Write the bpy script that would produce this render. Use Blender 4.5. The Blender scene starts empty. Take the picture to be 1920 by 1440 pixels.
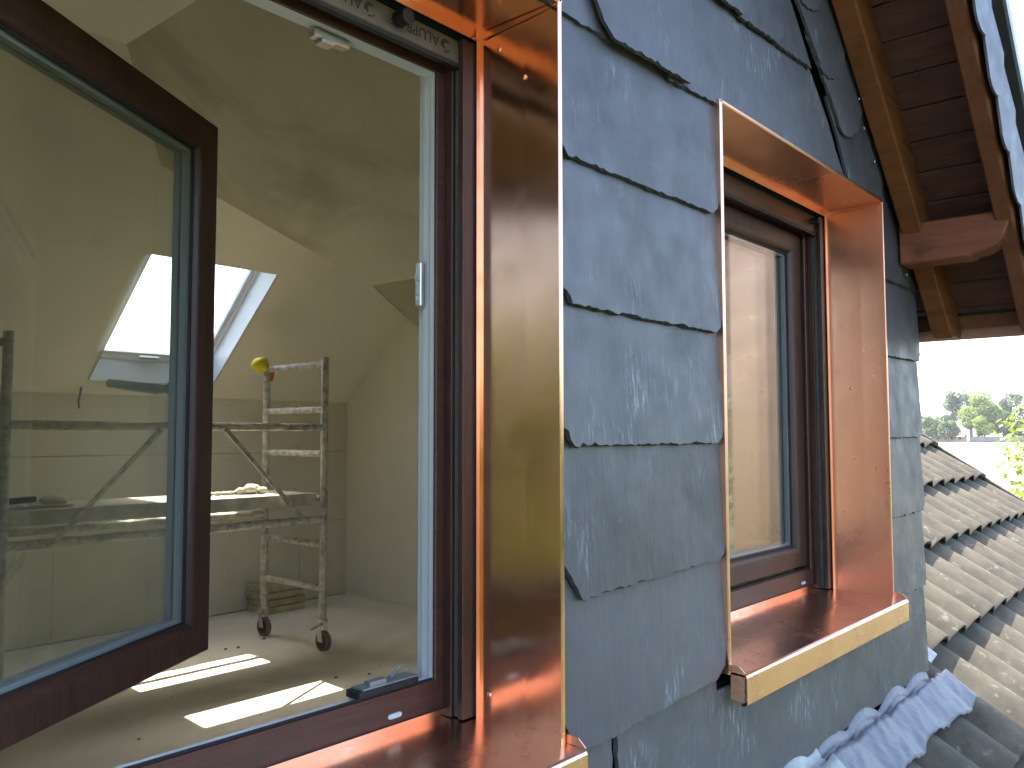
import bpy, bmesh, math, random
from mathutils import Vector, Matrix
R = math.radians
rnd = random.Random(7)
sc = bpy.context.scene

# ------------------------------------------------------------------ camera, sky, sun, exposure
YAW, PITCH, ROLL, FPX = R(40.6), R(3.45), R(-0.1), 1630.0
fw = Vector((math.cos(YAW)*math.cos(PITCH), math.sin(YAW)*math.cos(PITCH), math.sin(PITCH)))
rt = Vector((math.sin(YAW), -math.cos(YAW), 0)); up = rt.cross(fw)
rt, up = rt*math.cos(ROLL)+up*math.sin(ROLL), up*math.cos(ROLL)-rt*math.sin(ROLL)
cd = bpy.data.cameras.new('camera'); cam = bpy.data.objects.new('camera', cd)
sc.collection.objects.link(cam); sc.camera = cam
cd.sensor_width = 36; cd.lens = FPX/1920*36; cd.clip_start = .02; cd.clip_end = 6000
cam.matrix_world = Matrix(((rt.x, up.x, -fw.x, 0), (rt.y, up.y, -fw.y, -1), (rt.z, up.z, -fw.z, 0), (0, 0, 0, 1)))

SUN = Vector((.16, .59, 1)).normalized()                      # towards the sun
elev = math.asin(SUN.z); azim = math.atan2(SUN.x, SUN.y)
w = bpy.data.worlds.new('World'); sc.world = w; w.use_nodes = True
nt = w.node_tree; nt.nodes.clear()
sky = nt.nodes.new('ShaderNodeTexSky'); sky.sky_type = 'NISHITA'; sky.sun_disc = False
sky.sun_elevation = elev; sky.sun_rotation = azim; sky.air_density = 1.0; sky.dust_density = 3.0; sky.ozone_density = 1.0
bgn = nt.nodes.new('ShaderNodeBackground'); bgn.inputs['Strength'].default_value = .15
wo = nt.nodes.new('ShaderNodeOutputWorld')
nt.links.new(sky.outputs[0], bgn.inputs[0]); nt.links.new(bgn.outputs[0], wo.inputs[0])
ld = bpy.data.lights.new('sun', 'SUN'); ld.energy = 3.6; ld.angle = R(.5); ld.color = (1, .95, .86)
so = bpy.data.objects.new('sun', ld); sc.collection.objects.link(so)
so.rotation_euler = SUN.to_track_quat('Z', 'Y').to_euler(); so.location = (6, 10, 20)
vs = sc.view_settings; vs.view_transform = 'Standard'; vs.look = 'None'; vs.gamma = 1; vs.exposure = 2.7; vs.use_curve_mapping = False
cy = sc.cycles
cy.max_bounces = 14; cy.diffuse_bounces = 6; cy.glossy_bounces = 8; cy.transmission_bounces = 8; cy.transparent_max_bounces = 40
cy.use_denoising = True; cy.sample_clamp_indirect = 8; cy.caustics_reflective = False; cy.caustics_refractive = False
cy.blur_glossy = .3

# ------------------------------------------------------------------ helpers
def wl(o):
    v = Vector((0, 0, 0))
    while o: v += o.location; o = o.parent
    return v
def tag(o, label=None, cat=None, group=None, kind=None):
    if label: o['label'] = label
    if cat: o['category'] = cat
    if group: o['group'] = group
    if kind: o['kind'] = kind
    return o
def thing(name, loc, label, cat, group=None):
    o = bpy.data.objects.new(name, None); sc.collection.objects.link(o); o.location = loc; o.empty_display_size = .1
    return tag(o, label, cat, group)
class MB:
    def __init__(s): s.v = []; s.f = []
    def add(s, vs_, fs_):
        b = len(s.v); s.v += [Vector(p) for p in vs_]; s.f += [tuple(i+b for i in f) for f in fs_]; return s
    def box(s, x0, x1, y0, y1, z0, z1):
        return s.add([(x, y, z) for z in (z0, z1) for y in (y0, y1) for x in (x0, x1)],
                     [(0, 2, 3, 1), (4, 5, 7, 6), (0, 1, 5, 4), (2, 6, 7, 3), (0, 4, 6, 2), (1, 3, 7, 5)])
    def prism(s, poly, ax, a, b):                              # poly in the two other axes, extruded a..b along ax
        def P(p, t): return {'x': (t, p[0], p[1]), 'y': (p[0], t, p[1]), 'z': (p[0], p[1], t)}[ax]
        n = len(poly)
        return s.add([P(p, a) for p in poly]+[P(p, b) for p in poly],
                     [tuple(range(n)), tuple(range(2*n-1, n-1, -1))]+[(i, (i+1) % n, (i+1) % n+n, i+n) for i in range(n)])
    def slab(s, poly, off):                                    # 3-D polygon given thickness along off
        n = len(poly); o = Vector(off)
        return s.add([Vector(p) for p in poly]+[Vector(p)+o for p in poly],
                     [tuple(range(n)), tuple(range(2*n-1, n-1, -1))]+[(i, (i+1) % n, (i+1) % n+n, i+n) for i in range(n)])
    def strip(s, prof, ax, a, b, th):                          # bent sheet: polyline profile, thickness th
        n = len(prof); nr = []
        for i in range(n):
            p, q = Vector(prof[max(i-1, 0)]), Vector(prof[min(i+1, n-1)]); d = (q-p).normalized(); nr.append(Vector((-d.y, d.x)))
        back = [Vector(p)-nr[i]*th for i, p in enumerate(prof)]
        return s.prism([tuple(p) for p in prof]+[tuple(p) for p in reversed(back)], ax, a, b)
    def tube(s, p, q, r, n=10, r2=None, segs=1, jit=0, rg=rnd):
        p, q = Vector(p), Vector(q); d = (q-p).normalized(); a = d.orthogonal().normalized(); b = d.cross(a); r2 = r if r2 is None else r2
        vs_ = []; fs_ = []
        for k in range(segs+1):
            t = k/segs; c = p.lerp(q, t)
            for i in range(n):
                rr = (r+(r2-r)*t)*(1+jit*rg.uniform(-.3, 1)); an = 2*math.pi*i/n
                vs_.append(c+(a*math.cos(an)+b*math.sin(an))*rr)
        for k in range(segs):
            for i in range(n): fs_.append((k*n+i, k*n+(i+1) % n, (k+1)*n+(i+1) % n, (k+1)*n+i))
        fs_ += [tuple(range(n-1, -1, -1)), tuple(segs*n+i for i in range(n))]
        return s.add(vs_, fs_)
    def sweep(s, P, W0, W1, Z0, Z1, prof):                     # closed profile (inset, depth) mitred round a rectangle; P(u,v,z)->world
        m = len(prof); vs_ = []
        for (w_, v) in prof:
            vs_ += [P(W0+w_, v, Z0+w_), P(W1-w_, v, Z0+w_), P(W1-w_, v, Z1-w_), P(W0+w_, v, Z1-w_)]
        fs_ = []
        for i in range(m):
            j = (i+1) % m
            for k in range(4): fs_.append((i*4+k, i*4+(k+1) % 4, j*4+(k+1) % 4, j*4+k))
        return s.add(vs_, fs_)
    def blob(s, c, r, n=8, m=6, jit=.15, rg=rnd):
        c = Vector(c); vs_ = []; fs_ = []
        for k in range(1, m):
            th = math.pi*k/m
            for i in range(n):
                a = 2*math.pi*i/n; j = 1+rg.uniform(-jit, jit)
                vs_.append(c+Vector((r[0]*math.sin(th)*math.cos(a)*j, r[1]*math.sin(th)*math.sin(a)*j, r[2]*math.cos(th)*j)))
        vs_ += [c+Vector((0, 0, r[2])), c-Vector((0, 0, r[2]))]; T = len(vs_)-2
        for k in range(m-2):
            for i in range(n): fs_.append((k*n+i, (k+1)*n+i, (k+1)*n+(i+1) % n, k*n+(i+1) % n))
        for i in range(n): fs_.append((T, i, (i+1) % n)); fs_.append((T+1, (m-2)*n+(i+1) % n, (m-2)*n+i))
        return s.add(vs_, fs_)
    def mesh(s, name, mat, org=(0, 0, 0), smooth=False, bevel=0, bseg=1, fix=True):
        o = Vector(org); me = bpy.data.meshes.new(name); me.from_pydata([tuple(p-o) for p in s.v], [], s.f)
        if fix or bevel:
            bm = bmesh.new(); bm.from_mesh(me)
            if bevel:
                bmesh.ops.remove_doubles(bm, verts=bm.verts, dist=1e-5)
                bmesh.ops.recalc_face_normals(bm, faces=bm.faces)
                ed = [e for e in bm.edges if len(e.link_faces) == 2 and e.calc_face_angle(0) > R(30)]
                bmesh.ops.bevel(bm, geom=ed, offset=bevel, segments=bseg, affect='EDGES', profile=.5, clamp_overlap=True)
            bmesh.ops.recalc_face_normals(bm, faces=bm.faces)
            bm.to_mesh(me); bm.free()
        me.materials.append(mat)
        if smooth:
            for p in me.polygons: p.use_smooth = True
            if smooth != 'all':
                try: me.set_sharp_from_angle(angle=R(40))
                except Exception: pass
        return me
    def build(s, name, mat, parent=None, org=None, **kw):
        if parent is not None: org = wl(parent)
        elif org is None: org = (0, 0, 0)
        o = bpy.data.objects.new(name, s.mesh(name, mat, org, **kw)); sc.collection.objects.link(o)
        if parent is not None: o.parent = parent
        else: o.location = org
        return o
def inst(me, name, parent, world, rot=None):
    o = bpy.data.objects.new(name, me); sc.collection.objects.link(o); o.parent = parent
    o.location = Vector(world)-wl(parent)
    if rot: o.rotation_euler = rot
    return o

# ------------------------------------------------------------------ materials
class NT:
    def __init__(s, name):
        s.m = bpy.data.materials.new(name); s.m.use_nodes = True; s.t = s.m.node_tree; s.t.nodes.clear()
        s.out = s.n('ShaderNodeOutputMaterial'); s.b = s.n('ShaderNodeBsdfPrincipled'); s.l(s.b.outputs[0], s.out.inputs[0])
        s.tc = s.n('ShaderNodeTexCoord'); s.oi = s.n('ShaderNodeObjectInfo')
    def n(s, t, **kw):
        q = s.t.nodes.new(t)
        for k, v in kw.items(): setattr(q, k, v)
        return q
    def l(s, a, b): s.t.links.new(a, b)
    def set(s, **kw):
        for k, v in kw.items():
            i = s.b.inputs[k.replace('_', ' ')]
            i.default_value = v if not isinstance(v, tuple) else (*v, 1)[:4]
        return s
    def co(s, scale=(1, 1, 1), rot=(0, 0, 0), shift=True):
        mp = s.n('ShaderNodeMapping'); mp.inputs['Scale'].default_value = scale; mp.inputs['Rotation'].default_value = rot
        s.l(s.tc.outputs['Object'], mp.inputs[0])
        if shift:
            k = s.n('ShaderNodeMath', operation='MULTIPLY'); k.inputs[1].default_value = 37.0; s.l(s.oi.outputs['Random'], k.inputs[0])
            s.l(k.outputs[0], mp.inputs['Location'])
        return mp.outputs[0]
    def noise(s, co, scale=5, detail=6, rough=.55, dist=0):
        q = s.n('ShaderNodeTexNoise'); q.inputs['Scale'].default_value = scale; q.inputs['Detail'].default_value = detail
        q.inputs['Roughness'].default_value = rough; q.inputs['Distortion'].default_value = dist; s.l(co, q.inputs['Vector']); return q.outputs[0]
    def ramp(s, f, stops):
        q = s.n('ShaderNodeValToRGB'); e = q.color_ramp.elements
        while len(e) < len(stops): e.new(.5)
        for i, (p, c) in enumerate(stops):
            e[i].position = p; e[i].color = (c, c, c, 1) if not isinstance(c, tuple) else (*c, 1)
        s.l(f, q.inputs[0]); return q.outputs[0]
    def mix(s, f, a, b, mode='MIX'):
        q = s.n('ShaderNodeMix', data_type='RGBA', blend_type=mode)
        for v, i in ((f, 0), (a, 6), (b, 7)):
            if hasattr(v, 'is_output'): s.l(v, q.inputs[i])
            elif i == 0: q.inputs[0].default_value = v
            else: q.inputs[i].default_value = (*v, 1)
        return q.outputs[2]
    def math(s, op, a, b=None):
        q = s.n('ShaderNodeMath', operation=op)
        for i, v in enumerate((a, b)):
            if v is None: continue
            if hasattr(v, 'is_output'): s.l(v, q.inputs[i])
            else: q.inputs[i].default_value = v
        return q.outputs[0]
    def bump(s, h, st=.3, dist=.01, prev=None):
        q = s.n('ShaderNodeBump'); q.inputs['Strength'].default_value = st; q.inputs['Distance'].default_value = dist
        s.l(h, q.inputs['Height'])
        if prev is not None: s.l(prev, q.inputs['Normal'])
        s.l(q.outputs[0], s.b.inputs['Normal']); return q.outputs[0]
    def col(s, c): s.l(c, s.b.inputs['Base Color']); return s
    def rgh(s, c): s.l(c, s.b.inputs['Roughness']); return s

def simple(name, col, rough=.5, metal=0, var=.25, scale=8, bump=.15, stretch=(1, 1, 1), spec=.5, fine=.004):
    k = NT(name); c = k.co(stretch); f = k.noise(c, scale)
    k.set(Roughness=rough, Metallic=metal, Specular_IOR_Level=spec)
    k.col(k.mix(k.ramp(f, [(.3, 0.), (.7, 1.)]), tuple(x*(1-var) for x in col), tuple(min(1, x*(1+var)) for x in col)))
    if bump: k.bump(k.noise(c, scale*4), bump, fine)
    return k.m

def m_slate():
    k = NT('slate'); c = k.co((1, 1, 1))
    big = k.noise(c, 3.0, 5); fib = k.noise(k.co((30, 30, 5)), 1.6, 7, .65); fine = k.noise(c, 70, 4)
    base = k.mix(k.ramp(k.noise(c, 4.5, 8, .68, .4), [(.3, 0.), (.7, 1.)]), (.042, .038, .042), (.098, .088, .096))
    base = k.mix(k.math('MULTIPLY', k.oi.outputs['Random'], .5), base, (.118, .108, .117))
    # pale chalky scratches and handling marks
    msk = k.ramp(k.noise(c, 5.5, 3, .5, .6), [(.54, 0.), (.72, 1.)])
    scr = k.ramp(k.noise(k.co((60, 60, 9), (0, .5, 0)), 1.7, 6, .72), [(.52, 0.), (.66, 1.)])
    base = k.mix(k.math('MULTIPLY', k.math('MULTIPLY', msk, scr), .72), base, (.40, .44, .46))
    scr2 = k.ramp(k.noise(k.co((16, 16, 90), (0, -.25, 0)), 1.5, 5, .7), [(.63, 0.), (.75, 1.)])
    base = k.mix(k.math('MULTIPLY', k.math('MULTIPLY', scr2, k.ramp(k.noise(c, 2.2, 3), [(.48, 0.), (.62, 1.)])), .35), base, (.34, .37, .39))
    k.col(base).set(Specular_IOR_Level=.6)
    k.rgh(k.ramp(k.noise(c, 11, 5), [(.25, .36), (.75, .60)]))
    b = k.bump(fib, .35, .004); b = k.bump(big, .5, .012, b); k.bump(fine, .12, .002, b)
    return k.m
def m_copper(smudge=.5, rough=.13, scratch=0):
    k = NT('copper_sheet'); c = k.co()
    sm = k.ramp(k.noise(c, 7, 2, .5, .3), [(.35, 0.), (.75, 1.)]); fing = k.ramp(k.noise(c, 20, 2, .5, .3), [(.48, 0.), (.85, 1.)])
    base = k.mix(k.math('MULTIPLY', sm, .6), (.93, .53, .37), (.85, .45, .29)); base = k.mix(k.math('MULTIPLY', k.math('MULTIPLY', fing, sm), smudge), base, (.62, .34, .22))
    if scratch:
        sm2 = k.ramp(k.noise(c, 6, 2), [(.50, 0.), (.62, 1.)]); sc2 = k.ramp(k.noise(k.co((14, 95, 95), (0, 0, .5)), 1.4, 6, .7), [(.56, 0.), (.66, 1.)])
        base = k.mix(k.math('MULTIPLY', k.math('MULTIPLY', sm2, sc2), scratch), base, (.93, .80, .74))
        base = k.mix(k.ramp(k.noise(c, 130, 2), [(.72, 0.), (.76, .8)]), base, (.85, .80, .74))
    k.col(base).set(Metallic=1.0)
    k.rgh(k.ramp(k.math('ADD', k.math('MULTIPLY', sm, .5), k.math('MULTIPLY', fing, .35)), [(0, rough), (1, rough+.2)]))
    k.bump(k.noise(c, 2.2, 1), .22, .012)
    return k.m
def m_wood(name, a, b_, rough=.55, sc_=(2, 22, 22), spec=.3):
    k = NT(name); g = k.noise(k.co(sc_), 1.6, 8, .65, .8); kn = k.noise(k.co((3, 5, 5)), 1.3, 3)
    base = k.mix(k.ramp(g, [(.32, 0.), (.68, 1.)]), a, b_)
    base = k.mix(k.ramp(kn, [(.58, 0.), (.75, .55)]), base, tuple(x*.45 for x in a))
    k.col(base).set(Roughness=rough, Specular_IOR_Level=spec); k.bump(g, .3, .004); return k.m
def m_glass():
    k = NT('window_glass'); t = k.t; t.nodes.remove(k.b)
    ge = k.n('ShaderNodeNewGeometry'); dt = k.n('ShaderNodeVectorMath', operation='DOT_PRODUCT'); k.l(ge.outputs['Incoming'], dt.inputs[0]); k.l(ge.outputs['Normal'], dt.inputs[1])
    cs = k.math('SUBTRACT', 1.0, k.math('ABSOLUTE', dt.outputs['Value'])); frv = k.math('ADD', k.math('MULTIPLY', k.math('POWER', cs, 4.6), .94), .06)
    tr = k.n('ShaderNodeBsdfTransparent'); tr.inputs[0].default_value = (.982, .990, .978, 1)
    gl = k.n('ShaderNodeBsdfGlossy'); gl.inputs['Roughness'].default_value = .004; gl.inputs[0].default_value = (1, 1, 1, 1)
    mx = k.n('ShaderNodeMixShader'); k.l(frv, mx.inputs[0]); k.l(tr.outputs[0], mx.inputs[1]); k.l(gl.outputs[0], mx.inputs[2])
    # a film of dust and dried drips on the pane
    dd = k.n('ShaderNodeBsdfDiffuse'); dd.inputs[0].default_value = (.55, .56, .48, 1)
    dm = k.n('ShaderNodeMixShader'); d1 = k.ramp(k.noise(k.co((5, 5, 1.2)), 2.2, 5, .6), [(.35, .002), (.8, .012)])
    k.l(d1, dm.inputs[0]); k.l(mx.outputs[0], dm.inputs[1]); k.l(dd.outputs[0], dm.inputs[2]); k.l(dm.outputs[0], k.out.inputs[0])
    return k.m
def m_plaster(name, a, b_, stain=None, sc_=1.4):
    k = NT(name); c = k.co(shift=False); f = k.noise(c, sc_, 7, .6, .5)
    base = k.mix(k.ramp(f, [(.3, 0.), (.7, 1.)]), a, b_)
    if stain: base = k.mix(k.ramp(k.noise(c, .75, 5, .62, .9), [(.46, 0.), (.6, .8)]), base, stain)
    base = k.mix(k.ramp(k.noise(c, 26, 3), [(.62, 0.), (.72, .25)]), base, tuple(x*.7 for x in a))
    k.col(base).set(Roughness=.9, Specular_IOR_Level=.2); k.bump(k.noise(c, 45, 4), .12, .004); return k.m
def m_tile():
    k = NT('concrete_tile'); c = k.co(); f = k.noise(c, 7, 8, .68); g = k.noise(c, 60, 3)
    base = k.mix(k.ramp(f, [(.3, 0.), (.7, 1.)]), (.048, .041, .030), (.118, .101, .073))
    base = k.mix(k.math('MULTIPLY', k.oi.outputs['Random'], .4), base, (.115, .094, .068))
    base = k.mix(k.ramp(k.noise(c, 16, 4, .6), [(.62, 0.), (.72, .5)]), base, (.27, .25, .20))
    base = k.mix(k.ramp(k.noise(c, 21, 5, .7), [(.60, 0.), (.72, .6)]), base, (.06, .055, .05))
    k.col(base).set(Roughness=.88, Specular_IOR_Level=.25); b = k.bump(g, .3, .003); k.bump(f, .3, .006, b); return k.m
def m_lead():
    k = NT('lead_sheet'); c = k.co(); f = k.noise(c, 8, 6, .6, .5)
    k.col(k.mix(k.ramp(f, [(.3, 0.), (.72, 1.)]), (.12, .118, .128), (.235, .232, .248))).set(Metallic=.4)
    k.rgh(k.ramp(f, [(.3, .42), (.7, .62)])); b = k.bump(k.noise(c, 16, 4), .55, .014); k.bump(k.noise(c, 90, 3), .15, .002, b); return k.m
def m_leaf(name, a, b_):
    k = NT(name); t = k.t; f = k.noise(k.co((1, 1, 1)), .9, 3)
    k.col(k.mix(k.ramp(f, [(.35, 0.), (.65, 1.)]), a, b_)).set(Roughness=.55, Specular_IOR_Level=.3)
    tl = k.n('ShaderNodeBsdfTranslucent'); tl.inputs[0].default_value = (b_[0]*1.3, b_[1]*1.3, b_[2]*.7, 1)
    mx = k.n('ShaderNodeMixShader'); mx.inputs[0].default_value = .35
    k.l(k.b.outputs[0], mx.inputs[1]); k.l(tl.outputs[0], mx.inputs[2]); k.l(mx.outputs[0], k.out.inputs[0]); return k.m
def m_plasterbar():
    k = NT('plaster_splashed_metal'); c = k.co(); f = k.noise(c, 22, 6, .65)
    k.col(k.mix(k.ramp(f, [(.40, 0.), (.58, 1.)]), (.26, .245, .205), (.50, .475, .40))).set(Roughness=.75, Metallic=.0)
    k.bump(f, .6, .012); return k.m

MS = m_slate(); EDGE = simple('broken_slate_edge', (.035, .036, .038), .8, var=.4, scale=60, bump=.5)
MC = m_copper(.3, .13); MCs = m_copper(.4, .27); MCt = m_copper(.4, .20, .8)
PVC = m_wood('dark_brown_foil', (.034, .014, .010), (.080, .031, .021), .42, (40, 40, 3), .45)
PVCH = m_wood('reddish_brown_foil', (.040, .016, .012), (.098, .034, .024), .4, (3, 40, 40), .45)
BLACK = simple('black_rubber', (.012, .012, .013), .6, bump=.1)
BRUSH = simple('grey_brush_seal', (.10, .105, .10), .9, scale=60)
WHITE = simple('white_plastic', (.72, .73, .72), .35, var=.04, bump=.03)
SPACER = simple('grey_spacer_bar', (.26, .275, .285), .6, metal=0, var=.05, bump=.02)
STEEL = simple('zinc_steel', (.55, .53, .48), .35, metal=1, var=.1, bump=.1)
ALU = simple('grey_metal_handle', (.30, .33, .35), .4, metal=.6, var=.05, bump=.02)
GLASS = m_glass()
PLAS = m_plaster('mottled_plaster', (.68, .615, .47), (.76, .70, .54), (.50, .43, .31))
PLASL = m_plaster('pale_plaster', (.80, .75, .61), (.86, .81, .67))
DRY = m_plaster('drywall_board', (.60, .57, .48), (.68, .645, .55), None, 3)
JOINT = simple('dark_joint_gap', (.12, .115, .10), .9)
FLOOR = m_plaster('dusty_screed', (.70, .66, .56), (.82, .78, .68), (.64, .60, .51), 2.2)
SIGN = simple('printed_film', (.17, .125, .10), .5, var=.35, scale=14, bump=.1)
PRINT = simple('black_print', (.012, .01, .01), .5, bump=0)
RAFT = m_wood('orange_brown_timber', (.11, .036, .010), (.21, .070, .020), .6, (2.5, 2.5, 16))
PURL = m_wood('red_brown_timber', (.15, .044, .020), (.25, .080, .036), .6, (30, 3, 30))
BOARD = m_wood('dark_stained_boards', (.050, .020, .015), (.105, .042, .028), .65, (24, 3, 24))
BARGE = m_wood('brown_barge_timber', (.12, .042, .018), (.20, .072, .032), .6, (2.5, 16, 16))
GUT = simple('brown_gutter', (.40, .215, .185), .5, metal=.1, var=.15)
ZINC = simple('grey_zinc', (.30, .32, .36), .45, metal=.7, var=.15)
TILE = m_tile(); LEAD = m_lead(); LEADP = simple('weathered_pale_lead', (.36, .37, .35), .6, metal=.2, var=.3, scale=9, bump=.4, fine=.01)
UNDER = simple('dark_underlay', (.02, .021, .023), .9)
BAR = m_plasterbar(); DECK = simple('plaster_caked_deck', (.40, .375, .31), .85, var=.3, scale=12, bump=.4)
WHEEL = simple('dark_red_wheel', (.075, .026, .022), .6); TYRE = simple('dusty_rubber', (.17, .155, .15), .85)

# ------------------------------------------------------------------ ground and field
GZ = -6.0
def gh(x, y):
    r = math.hypot(x, y); t = min(max((r-60)/320, 0), 1); return GZ+3.3*t*t*(3-2*t)
def ring(name, mat, r0, r1, a0, a1, dz, na=72, nr=14, kind='structure'):
    m = MB(); rs = [r0*(r1/r0)**(i/nr) for i in range(nr+1)]
    vs_ = []; fs_ = []
    for r_ in rs:
        for j in range(na+1):
            a = a0+(a1-a0)*j/na; x, y = r_*math.cos(a), r_*math.sin(a); vs_.append((x, y, gh(x, y)+dz))
    for i in range(nr):
        for j in range(na): fs_.append((i*(na+1)+j, (i+1)*(na+1)+j, (i+1)*(na+1)+j+1, i*(na+1)+j+1))
    if r0 < 2:
        vs_.append((0, 0, GZ+dz)); c = len(vs_)-1
        for j in range(na): fs_.append((c, j, j+1))
    m.add(vs_, fs_); return tag(m.build(name, mat, fix=False, smooth='all'), kind=kind)
MEADOW = simple('meadow_grass', (.034, .046, .015), .9, var=.35, scale=.08, bump=0)
FIELD = simple('pale_stubble_field', (.44, .41, .30), .95, var=.08, scale=.05, bump=0)
ring('ground', MEADOW, 1, 3000, 0, 2*math.pi, 0, 96, 26)
ring('field', FIELD, 16, 372, R(-9), R(30), .05, 60, 20)

# ------------------------------------------------------------------ room behind the windows
FZ = -1.41; YB = 5.31; KZ = .31; T42 = math.tan(R(42)); XL, XR = -1.5, 5.05
YI = .306; TF = .727; FO = -1.2; CX = 3.25; CZ = .87; DM = .97; RZ = 2.04; RX = CX-(RZ-CZ)/DM; XC = 1.61
def back(z): return YB-(z-KZ)/T42                              # Y on the back slope at height z
def front(z): return (z-FO)/TF                                 # Y on the front slope
ridz = (TF*(YB+KZ/T42)+FO)/(1+TF/T42); ridy = front(ridz); valx = CX-(ridz-CZ)/DM
tag(MB().box(XL-.1, XR+.3, YI-.2, YB+.3, FZ-.15, FZ).build('floor', FLOOR), kind='structure')
# end walls
for xw, s_ in ((XR, .08), (XL, -.08)):
    tag(MB().slab([(xw, YI-.2, FZ-.05), (xw, YB+.1, FZ-.05), (xw, YB+.1, KZ+.05), (xw, ridy, ridz+.15), (xw, YI-.2, front(0)*0-1.0)], (s_, 0, 0)).build('end_wall', PLASL), kind='structure')
# knee wall: backing and separate drywall boards
kw = tag(MB().box(XL-.1, XR+.1, YB+.013, YB+.1, FZ-.1, KZ+.08).build('knee_wall', JOINT), kind='structure')
rows = [(FZ+.006, -.745), (-.742, -.135), (-.132, KZ-.004)]
for i, (z0, z1) in enumerate(rows):
    xs = [XL, XL+.7+.9*(i % 2)]
    while xs[-1] < XR-.3: xs.append(min(xs[-1]+[1.85, 2.0, 2.0][i], XR))
    xs = [XL, .52, 2.525, 4.55, XR-.004] if i == 0 else xs
    for a, b in zip(xs, xs[1:]):
        if b-a > .02: MB().box(a+.0015, b-.0015, YB+rnd.uniform(-.001, .001), YB+.0125, z0, z1).build('drywall_board', DRY, kw, bevel=.0015)
scm = MB(); scm.tube((0, 0, 0), (0, -.0015, 0), .005, 6); scme = scm.mesh('screw', JOINT)
for i, (z0, z1) in enumerate(rows):
    for x in [2.0, 2.62, 3.24, 3.87, 4.5]:
        for z in (z0+.05, (z0+z1)/2, z1-.05): inst(scme, 'screw', kw, (x+rnd.uniform(-.02, .02), YB-.001, z+rnd.uniform(-.01, .01)))
# back slope with the skylight opening
SX0, SX1, SZ0, SZ1 = 2.69, 3.63, .40, 1.172
OUT = Vector((0, math.sin(R(42)), math.cos(R(42))))
bs = MB()
def bp(x, z): return (x, back(z), z)
def bq(x0, x1, z0, z1): bs.slab([bp(x0, z0), bp(x1, z0), bp(x1, z1), bp(x0, z1)], OUT*.02)
bq(XL-.1, SX0-.004, KZ-.01, ridz+.5); bq(SX1+.004, XR+.1, KZ-.01, ridz+.5); bq(SX0-.004, SX1+.004, KZ-.01, SZ0-.004); bq(SX0-.004, SX1+.004, SZ1+.004, ridz+.5)
tag(bs.build('sloped_ceiling', PLASL), kind='structure')
# front slopes right and left of the dormer, dormer ceiling and cheeks
fo = Vector((0, -math.sin(math.atan(TF)), math.cos(math.atan(TF))))*.004
def mx_(x): return 2*XC-x
for fl in (lambda x: x, mx_):
    xr = XR+.1 if fl(0) == 0 else mx_(XL-.1)
    tag(MB().slab([(fl(CX), front(CZ), CZ), (fl(valx), ridy, ridz), (fl(xr), ridy, ridz), (fl(xr), YI-.1, FO+TF*(YI-.1)), (fl(CX), YI-.1, FO+TF*(YI-.1))], fo).build('front_slope', PLASL), kind='structure')
    sg = 1 if fl(0) == 0 else -1
    tag(MB().slab([(fl(CX), YI, CZ), (fl(CX), front(CZ), CZ), (fl(valx), ridy+.01, ridz), (fl(RX), back(RZ), RZ), (fl(RX), YI, RZ)], (sg*.014, 0, .014)).build('dormer_ceiling', PLAS), kind='structure')
    tag(MB().slab([(fl(CX), YI, FO+TF*YI), (fl(CX), YI, CZ), (fl(CX), front(CZ), CZ)], (sg*.06, 0, 0)).build('dormer_cheek', PLAS), kind='structure')
tag(MB().box(mx_(RX), RX, YI, back(RZ)+.02, RZ, RZ+.02).build('dormer_ceiling', PLASL), kind='structure')

# skylight
sk = thing('skylight', (3.16, 5.0, .7), 'white framed roof skylight glowing in the sloped ceiling above the scaffold', 'skylight')
def sp(x, y, z): return Vector((x, y, z))
lo_i, lo_o = (back(SZ0), SZ0), (back(SZ0)+.06, SZ0+.175)
d_ = .205; up_i, up_o = (back(SZ1), SZ1), (back(SZ1)+OUT.y*d_, SZ1+OUT.z*d_)
MB().slab([(SX0, *lo_i), (SX1, *lo_i), (SX1, *lo_o), (SX0, *lo_o)], (0, .02, .0)).build('reveal', WHITE, sk)
MB().slab([(SX0, *up_i), (SX1, *up_i), (SX1, *up_o), (SX0, *up_o)], (0, -.015, .014)).build('reveal', WHITE, sk)
for x, s_ in ((SX0, -.02), (SX1, .02)):
    MB().slab([(x, *lo_i), (x, *up_i), (x, *up_o), (x, *lo_o)], (s_, 0, 0)).build('reveal', WHITE, sk)
ax = Vector((0, up_o[0]-lo_o[0], up_o[1]-lo_o[1])); L_ = ax.length; ax.normalize()
def SK(u, v, z): return Vector((u, lo_o[0], lo_o[1]))+ax*z+OUT*v
fr_ = MB(); fr_.sweep(SK, SX0-.01, SX1+.01, -.01, L_+.01, [(0, -.01), (.03, -.01), (.03, .012), (.06, .012), (.06, .05), (0, .05)]); fr_.build('frame', WHITE, sk, bevel=.002)
MB().slab([SK(SX0+.04, .03, .04), SK(SX1-.04, .03, .04), SK(SX1-.04, .03, L_-.04), SK(SX0+.04, .03, L_-.04)], OUT*.004).build('pane', GLASS, sk)
MB().slab([SK(3.05, -.03, .035), SK(3.2, -.03, .035), SK(3.2, -.03, .05), SK(3.05, -.03, .05)], OUT*.02).build('latch', ALU, sk)

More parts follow.
